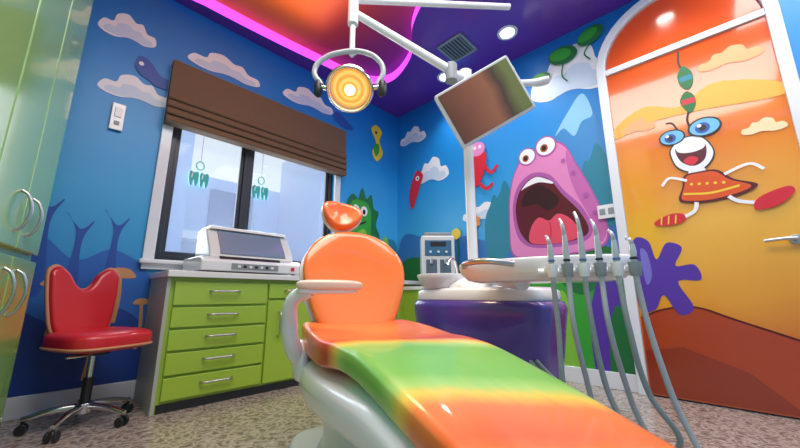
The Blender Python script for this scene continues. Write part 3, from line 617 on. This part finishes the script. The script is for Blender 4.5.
# ------------------------------------------------------------ delivery tray
dt=group('instrument_delivery_tray')
tp=cr([(1.16,.78),(1.13,.66),(1.14,.50),(1.19,.34),(1.27,.23),(1.36,.24),(1.42,.45),(1.40,.74),(1.28,.84)],6)
sec=[]
cx,cy=1.26,.5
for z,s_ in [(.725,.75),(.735,.88),(.76,.97),(.785,1.0),(.80,1.0),(.808,.97),(.808,.93),(.795,.88)]:
    sec.append([(cx+(x-cx)*s_,cy+(y-cy)*s_,z) for x,y in tp])
loft('tray_body',sec,WHITE,dt)
tube('tray_handle',[(1.15,.76,.79),(1.08,.70,.795),(1.06,.60,.795),(1.11,.53,.785)],.011,STEEL,dt)
tube('support_arm',[(1.56,.95,.80),(1.50,.84,.77),(1.40,.72,.75),(1.32,.6,.73)],.035,WHITE,dt)
HP=hm('handpiece','#c9ced2',rough=.2,metal=.3,coat=.4);HS=hm('hose_grey','#a9b2b8',rough=.45)
HSG=hm('hose_lgreen','#8f9ea0',rough=.45);HB=hm('handpiece_blue','#5878a8',rough=.3)
tube('holder_rail',[(1.135,.46,.752),(1.19,.33,.752),(1.245,.20,.752)],.014,WHITE,dt)
for i in range(6):
    x=1.145+.018*i;y=.425-.041*i
    X,Y=x-.035,y-.02
    box('holder',(x-.005,y-.003,.757),(.06,.02,.024),OFF,dt,.006)
    lathe('holder_cup',[(.010,-.02),(.014,-.02),(.018,.02),(.013,.022),(.010,-.02)],[WHITE,GREY][i%2],dt,(X,Y,.755))
    hgt=[.07,.13,.15,.12,.08,.05][i];lx=[-.01,-.004,-.012,.004,.01,.012][i]
    lathe('handpiece_body',[(0,-.045),(.007,-.045),(.0095,0),(.008,.03),(.010,.05),(.0075,.05+hgt*.4),(.006,.05+hgt*.5),(0,.05+hgt*.5)],HP,dt,(X,Y,.755),(lx*3,lx,1))
    lathe('grip_ring',[(.0085,.028),(.0115,.031),(.0085,.036)],[HB,DARK][i%2],dt,(X,Y,.755),(lx*3,lx,1))
    q=Vector((X,Y,.755))+Vector((lx*3,lx,1)).normalized()*(.05+hgt*.45)
    tube('handpiece_head',[tuple(q),(q.x-.004,q.y+.002,q.z+hgt*.25),(q.x+.012,q.y+.014,q.z+hgt*.45)],.006,HP,dt,radii=[1.1,.9,.8])
    hz=[.16,.10,.20,.12,.24,.07][i];f_=.015*((i*3)%5);dr=-.016*i
    tube('hose',[(X,Y,.72),(X+.002-f_*.3,Y-.003+dr*.1,.60),(X+.01+f_,Y+dr*.45,.38+.03*(i%3)),(X+.06+f_,Y-.01+dr,hz+.04),(X+.15,Y+.06+dr*.6,hz-.01),(1.40,.44+.03*i,.24+.02*i),(1.44,.62+.03*i,.42)],.0078,HS if i%2 else HSG,dt)
# ------------------------------------------------------------ camera & lights
cam=bpy.data.cameras.new('camera');co=bpy.data.objects.new('camera',cam);COL.objects.link(co);S.camera=co
cam.sensor_width=36;cam.lens=340*36/800;cam.clip_start=.02
co.location=(0,0,h);co.rotation_euler=(math.radians(90+11.8),0,math.radians(-46))
def area(name,loc,rot,sx,sy,pw,c=(1,1,1)):
    l=bpy.data.lights.new(name,'AREA');l.shape='RECTANGLE';l.size=sx;l.size_y=sy;l.energy=pw;l.color=c
    o=bpy.data.objects.new(name,l);COL.objects.link(o);o.location=loc;o.rotation_euler=rot;return o
area('window_daylight',(1.3,W+.4,1.8),(math.radians(-100),0,0),1.8,1.6,52,(.85,.93,1))
area('ceiling_fill',(.6,.2,H+.08),(0,0,0),1.6,1.8,70,(1,.97,.94))
area('ceiling_fill',(2.4,-.8,H-.03),(0,0,0),.8,.9,20,(1,.97,.94))  # added fill at ceiling height out of view, not a room fitting
area('added_tray_fill',(.9,1.9,H-.02),(math.pi,0,0),1.2,1.2,5,(1,.8,.6))  # added up-facing fill to brighten the tray, no fixture there
for x,y in [(2.66,1.18),(2.79,1.99),(2.6,.1)]:
    l=bpy.data.lights.new('spot','SPOT');l.energy=36;l.spot_size=math.radians(120);l.spot_blend=.8;l.shadow_soft_size=.06;l.color=(1,.96,.9)
    o=bpy.data.objects.new('downlight_beam',l);COL.objects.link(o);o.location=(x,y,H-.03)
l=bpy.data.lights.new('exam','SPOT');l.energy=12;l.spot_size=math.radians(95);l.spot_blend=.6;l.color=(1,.75,.45);l.shadow_soft_size=.08
o=bpy.data.objects.new('exam_lamp_beam',l);COL.objects.link(o);o.location=lc+hd*.09;o.rotation_euler=Vector((.0,-.05,-1)).to_track_quat('-Z','Y').to_euler()
wd=bpy.data.worlds.new('world');S.world=wd;wd.use_nodes=True;bg=wd.node_tree.nodes['Background'];bg.inputs[0].default_value=(.75,.87,1,1);bg.inputs[1].default_value=1.1
